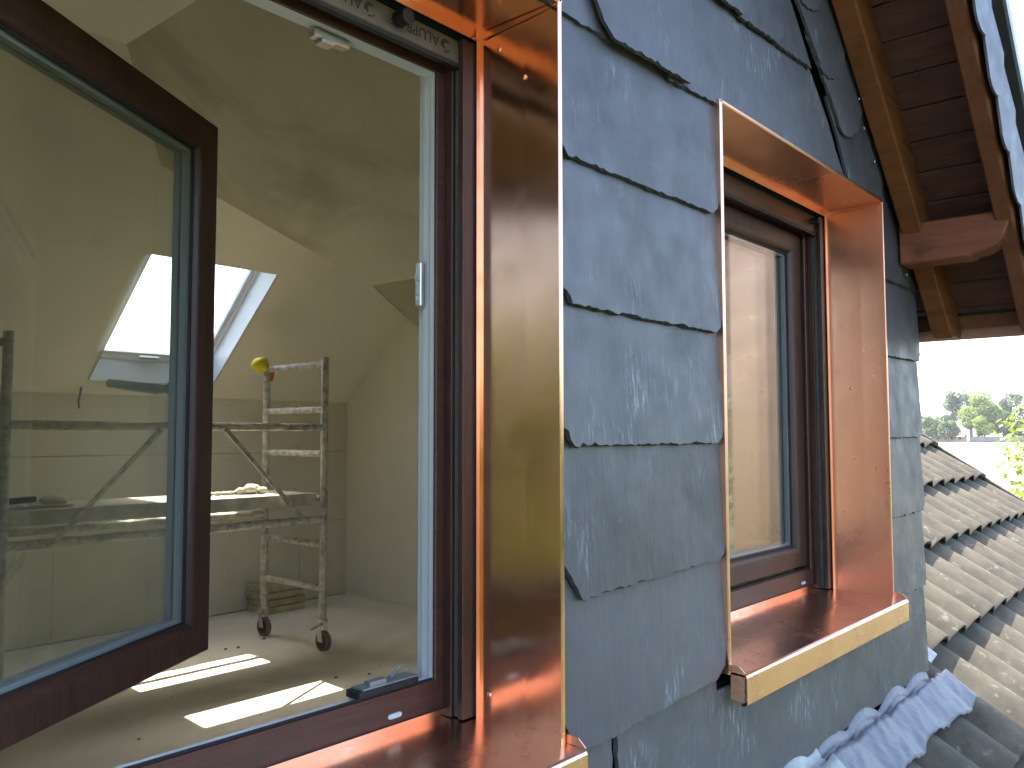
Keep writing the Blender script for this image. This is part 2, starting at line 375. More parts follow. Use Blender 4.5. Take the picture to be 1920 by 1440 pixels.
# ------------------------------------------------------------------ gable wall with slates
RB = -.862
gw = thing('slate_wall', (1.61, 0, -.9), 'gable wall clad in large overlapping dark grey slates around two windows', 'wall')
WX0, WX1 = -.33, 3.565; M_ = .95
def rz(x): return 1.369-M_*(abs(x-XC)+XC-2.67)                # underside of the rafters
PB = .085                                                       # big window: jamb faces
win = [(PB, 1.275), (1.942, 3.150)]; WZ0, WZ1 = -.60, .822
wm = MB(); Y0, Y1 = .020, .300
hx = [(a-.004, b+.004) for a, b in win]
wm.box(WX0, WX1, Y0, Y1, -1.45, WZ0)
wm.prism([(WX0, WZ0), (hx[0][0], WZ0), (hx[0][0], rz(hx[0][0])+.14), (WX0, rz(WX0)+.14)], 'y', Y0, Y1)
wm.box(hx[0][1], hx[1][0], Y0, Y1, WZ0, WZ1+.012)
wm.prism([(hx[1][1], WZ0), (WX1, WZ0), (WX1, rz(WX1)+.14), (hx[1][1], rz(hx[1][1])+.14)], 'y', Y0, Y1)
wm.prism([(hx[0][0], WZ1+.012), (hx[1][1], WZ1+.012), (hx[1][1], rz(hx[1][1])+.14), (XC, rz(XC)+.14), (hx[0][0], rz(hx[0][0])+.14)], 'y', Y0, Y1)
wm.build('wall_core', UNDER, gw)
lm = MB(); ly0, ly1 = .301, .307
for (a, b, c, d) in ((-.30, hx[0][0], FZ, .9), (hx[0][1], hx[1][0], FZ, RZ), (hx[1][1], 3.54, FZ, .9), (3.54, XR, FZ, -.98), (XL, -.30, FZ, -.98)): lm.box(a, b, ly0, ly1, c, d)
for a, b in hx: lm.box(a, b, ly0, ly1, FZ, WZ0+.06); lm.box(a, b, ly0, ly1, WZ1-.03, 1.15)
lm.prism([(hx[0][0], 1.151), (hx[0][1], 1.151), (hx[0][1], RZ), (1.2, RZ)], 'y', ly0, ly1); lm.prism([(hx[1][0], 1.151), (hx[1][1], 1.151), (2.2, RZ), (hx[1][0], RZ)], 'y', ly0, ly1)
lm.build('inner_lining', PLASL, gw)
MB().box(WX1+.002, XR+.1, .23, .30, FZ-.1, -.90).build('front_knee_wall', UNDER, gw)
MB().box(XL-.1, WX0-.002, .23, .30, FZ-.1, -.90).build('front_knee_wall', UNDER, gw)
MB().prism([(.30, RB+TF*.3-.1), (.30, rz(WX1)+.15), (2.05, rz(WX1)+.15), (2.05, RB+TF*2.05-.05)], 'x', WX1-.06, WX1-.002).build('cheek_cladding', UNDER, gw)

def slate(poly, rough=(), proud=.018, th=.008, base=.003, lift=0, name='slate'):
    """poly: (x,z) outline, anticlockwise seen from outside (from -Y); edges listed in rough are split with chipped borders"""
    zt = max(p[1] for p in poly); zb = min(p[1] for p in poly); fr, bk = [], []
    n = len(poly)
    for i in range(n):
        a, b = Vector(poly[i]), Vector(poly[(i+1) % n]); d = b-a; L = d.length
        k = max(2, int(L/.013)) if i in rough else max(1, int(L/.12))
        nrm = Vector((d.y, -d.x))/max(L, 1e-6)                 # outward
        for j in range(k):
            p = a+d*(j/k)
            if j == 0: fr.append(p.copy()); bk.append(p.copy()); continue
            if i in rough:
                o = rnd.gauss(0, .0015); c = rnd.choice([.0005, .001, .001, .002, .0045, .0015]); fr.append(p+nrm*(o-c)); bk.append(p+nrm*(o+.001))
            else:
                o = rnd.gauss(0, .0011); fr.append(p+nrm*(o-.0008)); bk.append(p+nrm*o)
    def Y(z): return -(base+lift+(proud-base)*(zt-z)/(zt-zb))
    N = len(fr); m = MB()
    vs_ = [(p.x, Y(p.y), p.y) for p in fr]+[(p.x, Y(p.y)+th, p.y) for p in bk]
    m.add(vs_, [tuple(range(N))]+[(i, i+N, (i+1) % N+N, (i+1) % N) for i in range(N)]+[tuple(range(2*N-1, N-1, -1))])
    o = m.build(name, MS, gw); o.data.materials.append(EDGE)
    for p in o.data.polygons:
        if len(p.vertices) == 4 and N > 4: p.material_index = 1
    return o
def arc(cx, cz, r, a0, a1, n=5): return [(cx+r*math.cos(R(a0+(a1-a0)*i/n)), cz+r*math.sin(R(a0+(a1-a0)*i/n))) for i in range(n+1)]
CB = [.537, .248, -.021, -.296, -.580]                         # lower edges of the courses
x0, x1 = 1.292, 1.932
def between(zb, zt, lc, rc, dl=0, dr=0):
    slate([(x0+lc, zb+dl), (x1-rc*1.1, zb+dr), (x1-rc*.25, zb+dr+rc*.5), (x1, zb+dr+rc*1.3), (x1+rnd.uniform(-.004, .003), zt), (x0, zt), (x0, zb+lc*1.1)], rough=(0, 6), proud=rnd.uniform(.018, .021))
tops = [.875]+[c+.055 for c in CB[:-1]]
between(CB[0], tops[0], .02, .035, 0, .002); between(CB[1], tops[1], .03, .03, .004, 0); between(CB[2], tops[2], .035, .03, .002, .004)
between(CB[3], tops[3], .055, .028, -.012, .004); between(CB[4], tops[4], .05, .05, -.012, .012)
# course above the first: A (left), B (in front, rounded), C (runs on over the small window)
slate([(1.20, .819), (1.47, .815), (1.47, 1.14), (1.20, 1.14)], (0,), .014)
slate([(1.452, .812), (1.725, .816)]+arc(1.745, .875, .062, -70, 0, 5)+[(1.812, 1.15), (1.36, 1.15), (1.372, .93), (1.395, .876), (1.417, .838)], (0, 9, 10, 11), .030, lift=.004)
slate([(1.70, .808), (1.962, .8245), (2.05, .86), (2.12, 1.16), (1.70, 1.16)], (0,), .016)
slate([(1.925, .834), (2.81, .838), (2.748, .905), (2.688, .990), (2.558, 1.118), (2.30, 1.16), (1.925, 1.16)], (), .014, name='slate')
# next course
slate([(1.72, 1.088), (2.062, 1.094), (2.10, 1.128), (2.125, 1.19), (2.125, 1.46), (1.72, 1.46)], (0,), .028)
slate([(2.055, 1.087), (2.288, 1.100), (2.33, 1.13), (2.36, 1.22), (2.36, 1.46), (2.055, 1.46)], (0,), .022)
slate([(2.285, 1.099), (2.546, 1.111), (2.50, 1.17), (2.40, 1.29), (2.26, 1.46), (2.285, 1.46)], (0,), .017)
slate([(1.20, 1.09), (1.75, 1.088), (1.75, 1.46), (1.20, 1.46)], (0,), .018)
for i, (a, b) in enumerate(((1.0, 1.45), (1.45, 1.85), (1.85, 2.30))): slate([(a, 1.375+.004*i), (b, 1.372), (b-.02, 1.74), (a-.02, 1.74)], (0,), .02)
slate([(1.1, 1.66), (1.95, 1.66), (1.61, 2.55), (1.55, 2.55)], (0,), .02)
# border slates up the rake, rounded toes, each lapping the one below
slate([(2.815, .835), (3.16, .835), (3.172, rz(3.16)+.06), (2.92, rz(2.92)+.12), (2.66, 1.06), (2.755, .935)], (5,), .020, base=.006, lift=.003)
for i, (a_, b_) in enumerate(((2.728, .968), (2.574, 1.113), (2.421, 1.277), (2.262, 1.440), (2.10, 1.605), (1.94, 1.77))):
    pts = [(0, .035), (.010, .012), (.035, 0), (.075, -.002), (.120, .008), (.165, .030), (.200, .066), (.228, .115), (.32, .21), (.10, .42), (-.228, .245)]
    slate([(a_+u, b_+v) for u, v in pts], tuple(range(8))+(10,), .026, base=.009, lift=.004)
# narrow strip right of the small window
xs0, xs1 = 3.166, 3.578
cb2 = [.555, .282, -.008, -.289, -.570]
for i, zb in enumerate(cb2):
    zt = .86 if i == 0 else cb2[i-1]+.05
    j = rnd.uniform(-.006, .006)
    top = [(xs1+j, min(zt, rz(xs1)+.12)), (xs0, zt if i else rz(xs0)+.1)]
    slate([(xs0, zb), (xs1-.02, zb+.004), (xs1+j, zb+.03)]+top, (0, 1, 2), .018)
# bottom course
zb = -.885
slate([(1.15, zb), (1.462, zb), (1.462, -.54), (1.300, -.54), (1.300, -.61), (1.15, -.61)], (1,), .016)
slate([(1.478, zb), (2.62, zb), (2.62, -.60), (1.96, -.60), (1.90, -.60), (1.90, -.54), (1.478, -.54)], (6,), .018)
slate([(2.60, zb), (3.574, zb), (3.580, -.70), (3.576, -.535), (3.20, -.535), (3.20, -.60), (2.60, -.60)], (1, 2), .0165)
slate([(.0, zb), (1.16, zb), (1.16, -.62), (.0, -.62)], (0,), .016)
slate([(-.33, -.9), (.07, -.9), (.07, .6), (-.33, .6)], (0,), .016)
nl = MB(); nl.blob((0, 0, 0), (.006, .003, .006), 6, 4, 0); nme = nl.mesh('nail', STEEL, smooth='all')
for x, z in ((2.79, 1.295), (2.93, 1.13), (3.07, .95), (3.40, .60), (2.97, 1.04)): inst(nme, 'nail', gw, (x, -.028, z))

# ------------------------------------------------------------------ windows
def window(xa, xb, label, is_open):
    t = thing('window', ((xa+xb)/2, .1, -.6), label, 'window')
    yf, yb = -.025, .178
    # copper surround: jambs, lintel, sill, all bent sheet
    for x, s_ in ((xa, -1), (xb, 1)):
        lo, hi = (x, x+.012) if s_ > 0 else (x-.012, x)
        j = MB(); n = 15
        # inner face slightly wavy, folded hem in front, flat return behind
        j.strip([(x-s_*.010, yb-.001), (x, yb), (x, yb-.03), (x+s_*.0012, .06), (x, yf+.02), (x, yf+.002), (x+s_*.003, yf), (x+s_*.009, yf), (x+s_*.012, yf+.003), (x+s_*.012, .015)], 'z', -.566, WZ1+.010, -s_*.0016)
        j.build('copper_jamb', MCs if not is_open else MC, t)
    l = MB(); l.strip([(yb-.001, WZ1-.018), (yb, WZ1), (yb-.03, WZ1+.0005), (yf+.002, WZ1+.001), (yf, WZ1+.004), (yf, WZ1+.009), (yf+.003, WZ1+.012), (.015, WZ1+.012)], 'x', xa-.011, xb+.011, .0016)
    lo_ = l.build('copper_lintel', MCs if not is_open else MC, t)
    lap = MB(); lap.prism([(yf+.006, WZ1-.004), (yb-.012, WZ1-.016), (yb-.012, WZ1-.002), (yf+.006, WZ1-.001)], 'x', xb-.0045, xb-.0022); lap.build('fold_lap', MC, lo_)
    sx0, sx1 = xa-.014, xb+.016
    s = MB(); s.strip([(.231, -.530), (.230, -.548), (.05, -.553), (-.062, -.560), (-.066, -.562), (-.068, -.566), (-.068, -.627), (-.062, -.632), (-.052, -.630)], 'x', sx0, sx1, .0018)
    so_ = s.build('copper_sill', MCt, t)
    for a, b, sg in ((sx0, sx0+.0025, 1), (sx1-.0025, sx1, -1)):
        e = MB(); e.prism([(-.062, -.566), (-.026, -.564), (-.026, -.622), (-.060, -.626)], 'x', a+sg*.004, b+sg*.004); e.build('end_fold', MCs, so_)
        e = MB(); e.prism([(-.066, -.556), (-.024, -.5555), (-.024, -.540), (-.050, -.542)], 'x', a-sg*.001, b-sg*.001); e.build('end_upstand', MCs, so_)
    # roller shutter guide rails with brush
    for x, s_ in ((xa, 1), (xb, -1)):
        g = MB()
        def gx(a, b, y0, y1): g.box(min(x+s_*a, x+s_*b), max(x+s_*a, x+s_*b), y0, y1, -.545, .80)
        gx(.002, .043, .183, .197); gx(.002, .043, .214, .234); gx(.002, .020, .197, .214)
        go = g.build('guide_rail', PVC, t, bevel=.0012)
        h = MB(); h.box(min(x+s_*.021, x+s_*.034), max(x+s_*.021, x+s_*.034), .1975, .2135, -.544, .79); h.build('brush_seal', BRUSH, go)
    # frame: brown outside, white inside
    fa, fb, z0, z1 = xa+.063, xb-.063, -.473, .738
    P = lambda u, v, z: Vector((u, v, z))
    f = MB(); f.box(fa-.05, fb+.05, .235, .262, -.549, z0); f.box(fa-.05, fb+.05, .235, .262, z1, .822); f.box(fa-.05, fa, .235, .2621, z0, z1); f.box(fb, fb+.05, .235, .2621, z0, z1)
    f = MB(); f.sweep(P, fa-.05, fb+.05, z0-.076, z1+.076, [(0, .235), (.050, .235), (.052, .238), (.052, .2425), (0, .2425)])
    # bottom rail and head are taller than the posts
    f.box(fa-.02, fb+.02, .2352, .2422, z0-.03, z0); f.box(fa-.02, fb+.02, .2352, .2422, z1, z1+.03); 
    f.box(fa-.022, fa, .2353, .2421, z0, z1); f.box(fb, fb+.022, .2353, .2421, z0, z1)
    fo_ = f.build('frame', PVCH, t)
    # slotted drain opening in the bottom rail
    for xd in ((xb-.17, xa+.2) if is_open else (xb-.14,)):
        m = MB(); pts = arc(xd+.012, 0, .0045, -90, 90, 4)+arc(xd-.012, 0, .0045, 90, 270, 4); m.prism([(p[0], p[1]-.515) for p in pts], 'y', .2325, .2349); m.build('drain_cap', WHITE, fo_)
    wf = MB(); wf.sweep(P, fa-.05, fb+.05, z0-.05, z1+.05, [(0, .2428), (.0485, .2428), (.0485, .2600), (.0440, .2625), (.0440, .284), (.032, .285), (.032, .309), (0, .309)]); wf.build('inner_frame', WHITE if is_open else PVC, t, bevel=.002)
    gk = MB(); gk.box(fa+.002, fb-.002, .2436, .2475, z0-.004, z0+.003); gk.build('gasket', BLACK, t)
    # shutter bottom bar under the lintel
    zb_, zt_ = (.752, .802) if is_open else (.737, .802)
    bar = MB(); bar.box(xa+.03, xb-.03, .199, .212, zb_, zt_); bo = bar.build('shutter_bar', SIGN if is_open else PVCH, t, bevel=.003)
    MB().box(xa+.031, xb-.031, .1985, .2125, zb_-.008, zb_-.0005).build('shutter_seal', BLACK, bo)
    MB().box(xa+.003, xb-.003, .1995, .234, zt_+.001, .8195).build('shutter_gap', BLACK, bo)
    xst = xb-.205 if is_open else xb-.085
    stp = MB(); stp.tube((xst, .1985, (zb_+zt_)/2+.006), (xst, .168, (zb_+zt_)/2+.004), .015 if is_open else .012, 12); stp.build('stopper', BLACK, bo, smooth=True)
    # sash
    W = fb-fa+.020; Z0, Z1 = -.487, .735
    if is_open:
        phi = R(32.0); H = Vector((fa+.018, .272)); e = Vector((math.cos(phi), math.sin(phi))); nn = Vector((-math.sin(phi), math.cos(phi)))
        def Q(u, v, z): p = H+e*u+nn*v; return Vector((p.x, p.y, z))
    else:
        Z0, Z1 = z0+.010, z1-.006
        W = fb-fa-.024
        def Q(u, v, z): return Vector((fa+.012+u, .246+v, z))
    sm = MB(); sm.sweep(Q, 0, W, Z0, Z1, [(0, .004), (.004, 0), (.050, 0), (.062, .003), (.072, .010), (.077, .022), (.077, .050), (0, .050)]); so2 = sm.build('sash', PVC, t, smooth=True)
    MB().sweep(Q, -.006 if is_open else .0, W+.006 if is_open else W, Z0-.006 if is_open else Z0, Z1+.006 if is_open else Z1, [(0, .0505), (.082, .0505), (.082, .066), (.074, .072), (0, .072)]).build('inner_sash', WHITE, so2)
    MB().sweep(Q, 0, W, Z0, Z1, [(.074, .0185), (.0795, .0185), (.0795, .0225), (.074, .0225)]).build('glazing_gasket', BLACK, so2)
    for v in (.023, .043, .0625):
        MB().slab([Q(.072, v, Z0+.072), Q(W-.072, v, Z0+.072), Q(W-.072, v, Z1-.072), Q(.072, v, Z1-.072)], Q(0, .0036, 0)-Q(0, 0, 0)).build('pane', GLASS, so2)
    for v in (.0272, .0472):
        MB().sweep(Q, 0, W, Z0, Z1, [(.0725, v), (.088, v), (.088, v+.0148), (.0725, v+.0148)]).build('spacer_bar', SPACER, so2)
    # handle on the inside, turned level
    hz = .11 if is_open else .13; hu = W-.042 if is_open else .042; d = -1 if is_open else 1
    h = MB()
    h.tube(Q(hu, .073, hz), Q(hu, .086, hz), .017, 14); h.tube(Q(hu, .085, hz), Q(hu, .125, hz), .010, 10)
    if is_open: h.tube(Q(hu-d*.006, .122, hz), Q(hu+d*.165, .128, hz+.004), .013, 10, .0095, 4)
    else: h.tube(Q(hu, .122, hz+.006), Q(hu, .128, hz-.13), .012, 10, .009, 4)
    h.build('handle', ALU, so2, smooth=True)
    if is_open:
        k = MB(); k.box(xb-.0775, xb-.064, .268, .285, .262, .352); ko = k.build('strike_plate', STEEL, t, bevel=.002)
        k = MB(); k.box(xb-.080, xb-.0765, .270, .283, .285, .293); k.box(xb-.080, xb-.0765, .270, .283, .315, .328); k.build('lock_keeper', STEEL, ko)
        k = MB(); k.box(xb-.345, xb-.265, .264, .286, z1-.013, z1+.003); k.box(xb-.33, xb-.30, .262, .288, z1-.020, z1-.012); k.build('head_catch', STEEL, t, bevel=.002)
        k = MB(); k.box(xb-.245, xb-.10, .243, .285, z0-.001, z0+.013); ko = k.build('sill_catch', BLACK, t, bevel=.002)
        k = MB(); k.box(xb-.235, xb-.10, .247, .281, z0+.0132, z0+.016); k.box(xb-.215, xb-.175, .252, .268, z0+.016, z0+.024); k.tube((xb-.16, .262, z0+.02), (xb-.135, .270, z0+.026), .004, 8)
        for i in range(6): a = math.pi*i/5; a2 = math.pi*(i+1)/5; k.tube((xb-.118-.022*math.cos(a), .272, z0+.016+.016*math.sin(a)), (xb-.118-.022*math.cos(a2), .272, z0+.016+.016*math.sin(a2)), .002, 6) if i < 5 else None
        k.build('catch_plate', ALU, ko)
        k = MB(); k.box(fa+.30, fa+.40, .243, .262, z0+.0005, z0+.006); k.box(fa+.335, fa+.36, .247, .258, z0+.006, z0+.012); k.build('frame_bracket', STEEL, t, bevel=.001)
        # printed film on the shutter bar: lettering upside down
        xl = xb-.062
        for r_ in range(5):
            cu = bpy.data.curves.new('lettering', 'FONT'); cu.body = 'ALUPROF'; cu.size = .030; cu.extrude = .0002
            to = bpy.data.objects.new('tmp', cu); sc.collection.objects.link(to)
            dg = bpy.context.evaluated_depsgraph_get(); me = bpy.data.meshes.new_from_object(to.evaluated_get(dg)); bpy.data.objects.remove(to)
            me.materials.clear(); me.materials.append(PRINT); me.name = 'lettering'
            # upside down: text runs towards -X, letter tops towards -Z
            mat_ = Matrix(((-1, 0, 0, xl-.034), (0, 0, -1, .1986), (0, -1, 0, zt_-.012), (0, 0, 0, 1)))
            me.transform(mat_); me.transform(Matrix.Translation(-wl(bo)))
            lo2 = bpy.data.objects.new('lettering', me); sc.collection.objects.link(lo2); lo2.parent = bo
            lg = MB()
            for rr, a0, a1 in ((.013, 40, 200), (.009, 60, 240), (.0135, 250, 330)):
                o_ = arc(xl-.016, zt_-.024, rr, a0, a1, 8); i_ = arc(xl-.016+.001, zt_-.024, rr-.0028, a0, a1, 8); lg.prism(o_+i_[::-1], 'y', .1983, .1989)
            lg.build('emblem', PRINT, bo)
            xl -= .195
    return t
w1 = window(*win[0], 'wide open brown window with its sash swung in, framed by polished copper', True)
w2 = window(*win[1], 'closed brown window in a deep copper surround beside the timber eave', False)
rv = MB(); rv.blob((0, 0, 0), (.003, .006, .006), 8, 4, 0); rme = rv.mesh('rivet', MC, smooth='all')
for p in ((1.2745, .152, -.50), (1.2745, .125, .775), (1.2745, .06, .70)): inst(rme, 'rivet', w1, p)
for p in ((3.1495, .10, .17),): inst(rme, 'rivet', w2, p)

# ------------------------------------------------------------------ gable roof overhang
gr = thing('gable_roof', (XC, 0, .5), 'steep gable roof overhang with stained rafters, boarded soffit and slate verge', 'roof')
def rafter(y0, y1, xa, xb, name, mat, dpt=.190):
    m = MB()
    pts = [(xa, rz(xa)), (3.68, rz(3.68)), (3.715, .385), (3.83, .385), (3.845, .42), (3.845, rz(3.845)+dpt), (xa, rz(xa)+dpt)]
    m.prism(pts, 'y', y0, y1); return m.build(name, mat, gr, bevel=.006)
XE = 3.86
rafter(-.104, -.032, XC, XE, 'rafter', RAFT); rafter(-.396, -.338, XC, XE+.02, 'barge_rafter', BARGE, .2)
m = MB(); m.prism([(mx_(x), z) for x, z in ((XC, rz(XC)), (XE, rz(XE)), (XE, rz(XE)+.165), (XC, rz(XC)+.165))], 'y', -.104, -.032); m.build('rafter', RAFT, gr)
m = MB(); m.prism([(mx_(x), z) for x, z in ((XC, rz(XC)), (XE, rz(XE)), (XE, rz(XE)+.165), (XC, rz(XC)+.165))], 'y', -.396, -.338); m.build('barge_rafter', BARGE, gr)
# purlin with curved end
pr = [(-.022, .628), (-.25, .628), (-.268, .640)]+[(-.268-.105*math.sin(R(a)), .640+.085*(1-math.cos(R(a)))) for a in (20, 40, 60, 80)]+[(-.382, .735), (-.394, .775), (-.022, .775)]
m = MB(); m.prism(pr, 'x', 3.335, 3.455); m.build('purlin', PURL, gr, bevel=.005)
# soffit boards (tongue and groove), one by one
sl = math.hypot(1, M_); bw = .128; n = 0; ex, ez = 1/sl, -M_/sl
tt = .05
L_end = (3.80-XC)*sl
while tt < L_end:
    b = min(tt+bw-.004, L_end); off = .193+rnd.uniform(-.001, .001); yb_ = -.021 if XC+(tt/sl) < WX1-.16 else 1.6
    def bpnt(t_, h): return (XC+ex*t_+M_/sl*h, rz(XC)+ez*t_+off+1/sl*h)
    m = MB(); m.prism([bpnt(tt, 0), bpnt(b, 0), bpnt(b, .019), bpnt(tt, .019)], 'y', -.398, yb_); m.build('soffit_board', BOARD, gr, bevel=.004)
    tt += bw
def rslab(sgn, h0, h1, y0, y1, name, mat, e=0):
    f = (lambda x: x) if sgn > 0 else mx_
    xe = XE+.04+e; h_ = h1-h0
    def yv(x, hh): return min(y1, (rz(x)+hh-RB)/TF-.02)        # stops at the valley with the main roof
    m = MB(); m.add([(f(x), y, rz(x)+hh) for hh in (h0, h1) for x, y in ((XC, y0), (xe, y0), (xe, yv(xe, h0)), (XC, yv(XC, h0)))],
                    [(0, 1, 2, 3), (7, 6, 5, 4), (0, 4, 5, 1), (1, 5, 6, 2), (2, 6, 7, 3), (3, 7, 4, 0)]); return m.build(name, mat, gr)
rslab(1, .226, .415, -.40, 3.3, 'roof_deck', UNDER, -.06); rslab(-1, .17, .415, -.40, 3.3, 'roof_deck', UNDER, -.06)
rslab(1, .418, .436, -.435, 3.3, 'slate_covering', MS, .0); rslab(-1, .418, .436, -.435, 3.3, 'slate_covering', MS, .0)
# slates hung on the verge, rounded toes
vx = XC+.25
i = 0
while vx < XE+.02:
    zc = rz(vx)+.0
    toe = arc(vx+.085, zc-.005, .078, 190, 350, 8)
    poly = toe+[(vx+.170, zc+.05), (vx+.175, rz(vx+.175)+.245), (vx-.07, rz(vx-.07)+.245), (vx-.02, zc+.06)]
    m = MB(); N = len(poly)
    def vy(p): return -.4085-.016*(p[0]-vx+.07)/.245            # each slate laps the one below it
    m.add([(p[0], vy(p)-.007, p[1]) for p in poly]+[(p[0], vy(p), p[1]) for p in poly],
        [tuple(range(N)), tuple(range(2*N-1, N-1, -1))]+[(j, j+N, (j+1) % N+N, (j+1) % N) for j in range(N)])
    m.build('verge_slate', MS, gr); vx += .150; i += 1
vx = XC+.20
while vx < XE-.1:                                              # upper course of verge slates, behind the lower one
    q = [(vx, rz(vx)+.20), (vx+.10, rz(vx+.10)+.185), (vx+.165, rz(vx+.165)+.21), (vx+.17, rz(vx+.17)+.41), (vx-.01, rz(vx-.01)+.41)]
    m = MB(); m.prism(q, 'y', -.4045-.0035*(i % 2), -.4015-.0035*(i % 2)); m.build('verge_slate', MS, gr); vx += .155; i += 1
m = MB(); m.prism([(XC, rz(XC)+.385), (XE+.03, rz(XE+.03)+.385), (XE+.03, rz(XE+.03)+.448), (XC, rz(XC)+.448)], 'y', -.446, -.4365); m.build('verge_trim', ZINC, gr)
MB().box(3.846, 3.862, -.39, 1.5, .43, .60).build('fascia_board', BARGE, gr)
# gutter along the eave
g = MB(); gc = (3.935, .462); gp = [(gc[0]+.066*math.cos(R(a)), gc[1]+.066*math.sin(R(a))) for a in range(180, 361, 15)]
g.strip(gp, 'y', -.41, 1.6, -.003); g.tube((gc[0]+.066, -.41, gc[1]+.004), (gc[0]+.066, 1.6, gc[1]+.004), .008, 8)
g.prism(gp, 'y', -.414, -.410); g.build('gutter', GUT, gr, smooth=True)

# ------------------------------------------------------------------ tiled main roof below
AL = math.atan(TF); RB = -.862
def rp(y): return RB+TF*y                                       # crest level of the tile lower edges
tr = thing('tiled_roof', (5, 0, -.9), 'main roof of grey weathered concrete tiles sloping down beside the slate wall', 'roof')
TW = .288; TL = .545; RW = .363; PA = .060; TILT = .060/.53; NS = 14
def prof(u):                                                   # u 0..1 across a tile, crest at .5
    c = abs(math.sin(math.pi*u)); return PA*(c**.85)-PA
def tile_mesh(seed):
    rg = random.Random(seed); vs_ = []; fs_ = []; th = .017; ys = [0, .012, TL]
    for j, y in enumerate(ys):
        for i in range(NS+1):
            u = i/NS*1.06-.03; z = prof(min(max(u, 0), 1))-(.004 if j == 0 else 0); vs_.append((u*TW, y+(rg.uniform(-.0015, .0015) if j == 0 else 0), z))
    nt_ = len(vs_)
    for j, y in enumerate((0, TL)):
        for i in range(NS+1):
            u = i/NS*1.06-.03; vs_.append((u*TW, y, prof(min(max(u, 0), 1))-th))
    r_ = NS+1
    for j in range(2):
        for i in range(NS): fs_.append((j*r_+i, j*r_+i+1, (j+1)*r_+i+1, (j+1)*r_+i))
    for i in range(NS):
        fs_.append((nt_+i, i+nt_+r_, i+1+nt_+r_, nt_+i+1)); fs_.append((i, nt_+i, nt_+i+1, i+1)); fs_.append((2*r_+i, 2*r_+i+1, nt_+r_+i+1, nt_+r_+i))
    fs_ += [(0, r_, 2*r_, nt_+r_, nt_), (NS, nt_+NS, nt_+r_+NS, 2*r_+NS, r_+NS)]
    m = MB(); m.add(vs_, fs_); return m.mesh('roof_tile', TILE, smooth=True)
tms = [tile_mesh(s) for s in range(4)]
XV = 8.22; X_C0 = 4.0-TW/2
for k in range(-4, 7):
    yk = .03+RW*k
    i0 = math.floor(((1.72 if k < 0 else 3.60)-X_C0)/TW)
    i = i0
    while X_C0+i*TW < XV-.2:
        x = X_C0+i*TW
        inst(rnd.choice(tms), 'roof_tile', tr, (x, yk+rnd.uniform(-.004, .004), rp(yk)+rnd.uniform(-.002, .002)), (AL-math.atan(TILT)+rnd.uniform(-.004, .004), 0, rnd.uniform(-.006, .006))); i += 1
    if k >= -4:                                                 # verge edge tile piece
        m = MB(); cs, sn = math.cos(AL), math.sin(AL)
        m.slab([(XV-.05, yk, rp(yk)-.02), (XV-.02, yk, rp(yk)-.015), (XV-.02, yk+RW+.03, rp(yk+RW)-.02), (XV-.05, yk+RW+.03, rp(yk+RW)-.03)], (0, .03*sn, -.06)); m.build('verge_tile', TILE, tr)
nn_ = Vector((0, -math.sin(AL), math.cos(AL)))
for (a, b, y0, y1) in ((1.2, XV-.03, -1.6, -.02), (3.585, XV-.03, -.02, 2.9)):
    MB().slab([Vector((a, y0, rp(y0)))-nn_*.125, Vector((b, y0, rp(y0)))-nn_*.125, Vector((b, y1, rp(y1)))-nn_*.125, Vector((a, y1, rp(y1)))-nn_*.125], -nn_*.03).build('roof_base', UNDER, tr)
# house body under the roof, seen past the verge only from elsewhere
HW = simple('rendered_house_wall', (.55, .52, .46), .9, var=.06, scale=2)
tag(MB().box(-4, XV-.3, -1.3, 9.0, GZ-.2, -2.0).build('house_body', HW, org=(2, 4, GZ)), 'pale rendered house walls below the tiled roof', 'house')

# lead flashing dressed over the tiles
def tile_z(x, y):                                              # top of the tiles at (x,y)
    k = math.floor((y-.03)/RW); yk = .03+RW*k; u = ((x-X_C0)/TW) % 1
    s_ = (y-yk)/math.cos(AL); return rp(y)-TILT*s_/math.cos(AL)+prof(u)/math.cos(AL)*.95
def flashing(name, xa, xb, wid, mat, dz, seed, label, ragged=.008):
    rg = random.Random(seed); nx = int((xb-xa)/.014); ny = 12; vs_ = []; fs_ = []
    ph = [rg.uniform(0, 6) for _ in range(8)]
    for i in range(nx+1):
        x = xa+(xb-xa)*i/nx
        wd = wid+ragged*math.sin(x*9+ph[0])+ragged*.6*math.sin(x*23+ph[1])
        for j in range(ny+1):
            t = j/ny; wr = .006*math.sin(x*31+ph[2]+t*5)*math.sin(t*7+ph[3]+x*6)+.004*math.sin(x*57+t*11+ph[4])
            if t < .2:                                          # turned up against the wall
                y = -.014-.024*(t/.2); zb_ = max(tile_z(x, -.045), tile_z(x, -.045)*.5+(rp(-.045)-.02)*.5); z = zb_+dz+(.056*(1-t/.2)**1.5+.006*math.sin(x*14+ph[5]))*min(1, max(0, (min(3.60, xb+.02)-x)/.06))
            else:
                s_ = (t-.2)/.8; y = -.038-(wd-.038)*s_
                zt = tile_z(x, y); flat = rp(y)-.012; k_ = .68+.20*(1-s_)
                z = zt*(1-k_)+flat*k_+dz+abs(wr)*(.9+s_*.3)
            vs_.append((x, y, z))
    for i in range(nx):
        for j in range(ny): a = i*(ny+1)+j; fs_.append((a, a+ny+1, a+ny+2, a+1))
    m = MB(); m.add(vs_, fs_); o = m.build(name, mat, tr, smooth='all')
    md = o.modifiers.new('thick', 'SOLIDIFY'); md.thickness = .0022; md.offset = 1
    o['label'] = label; return o
flashing('lead_flashing', 2.47, 3.685, .158, LEAD, .010, 3, 'blue grey lead flashing dressed over the tile waves')
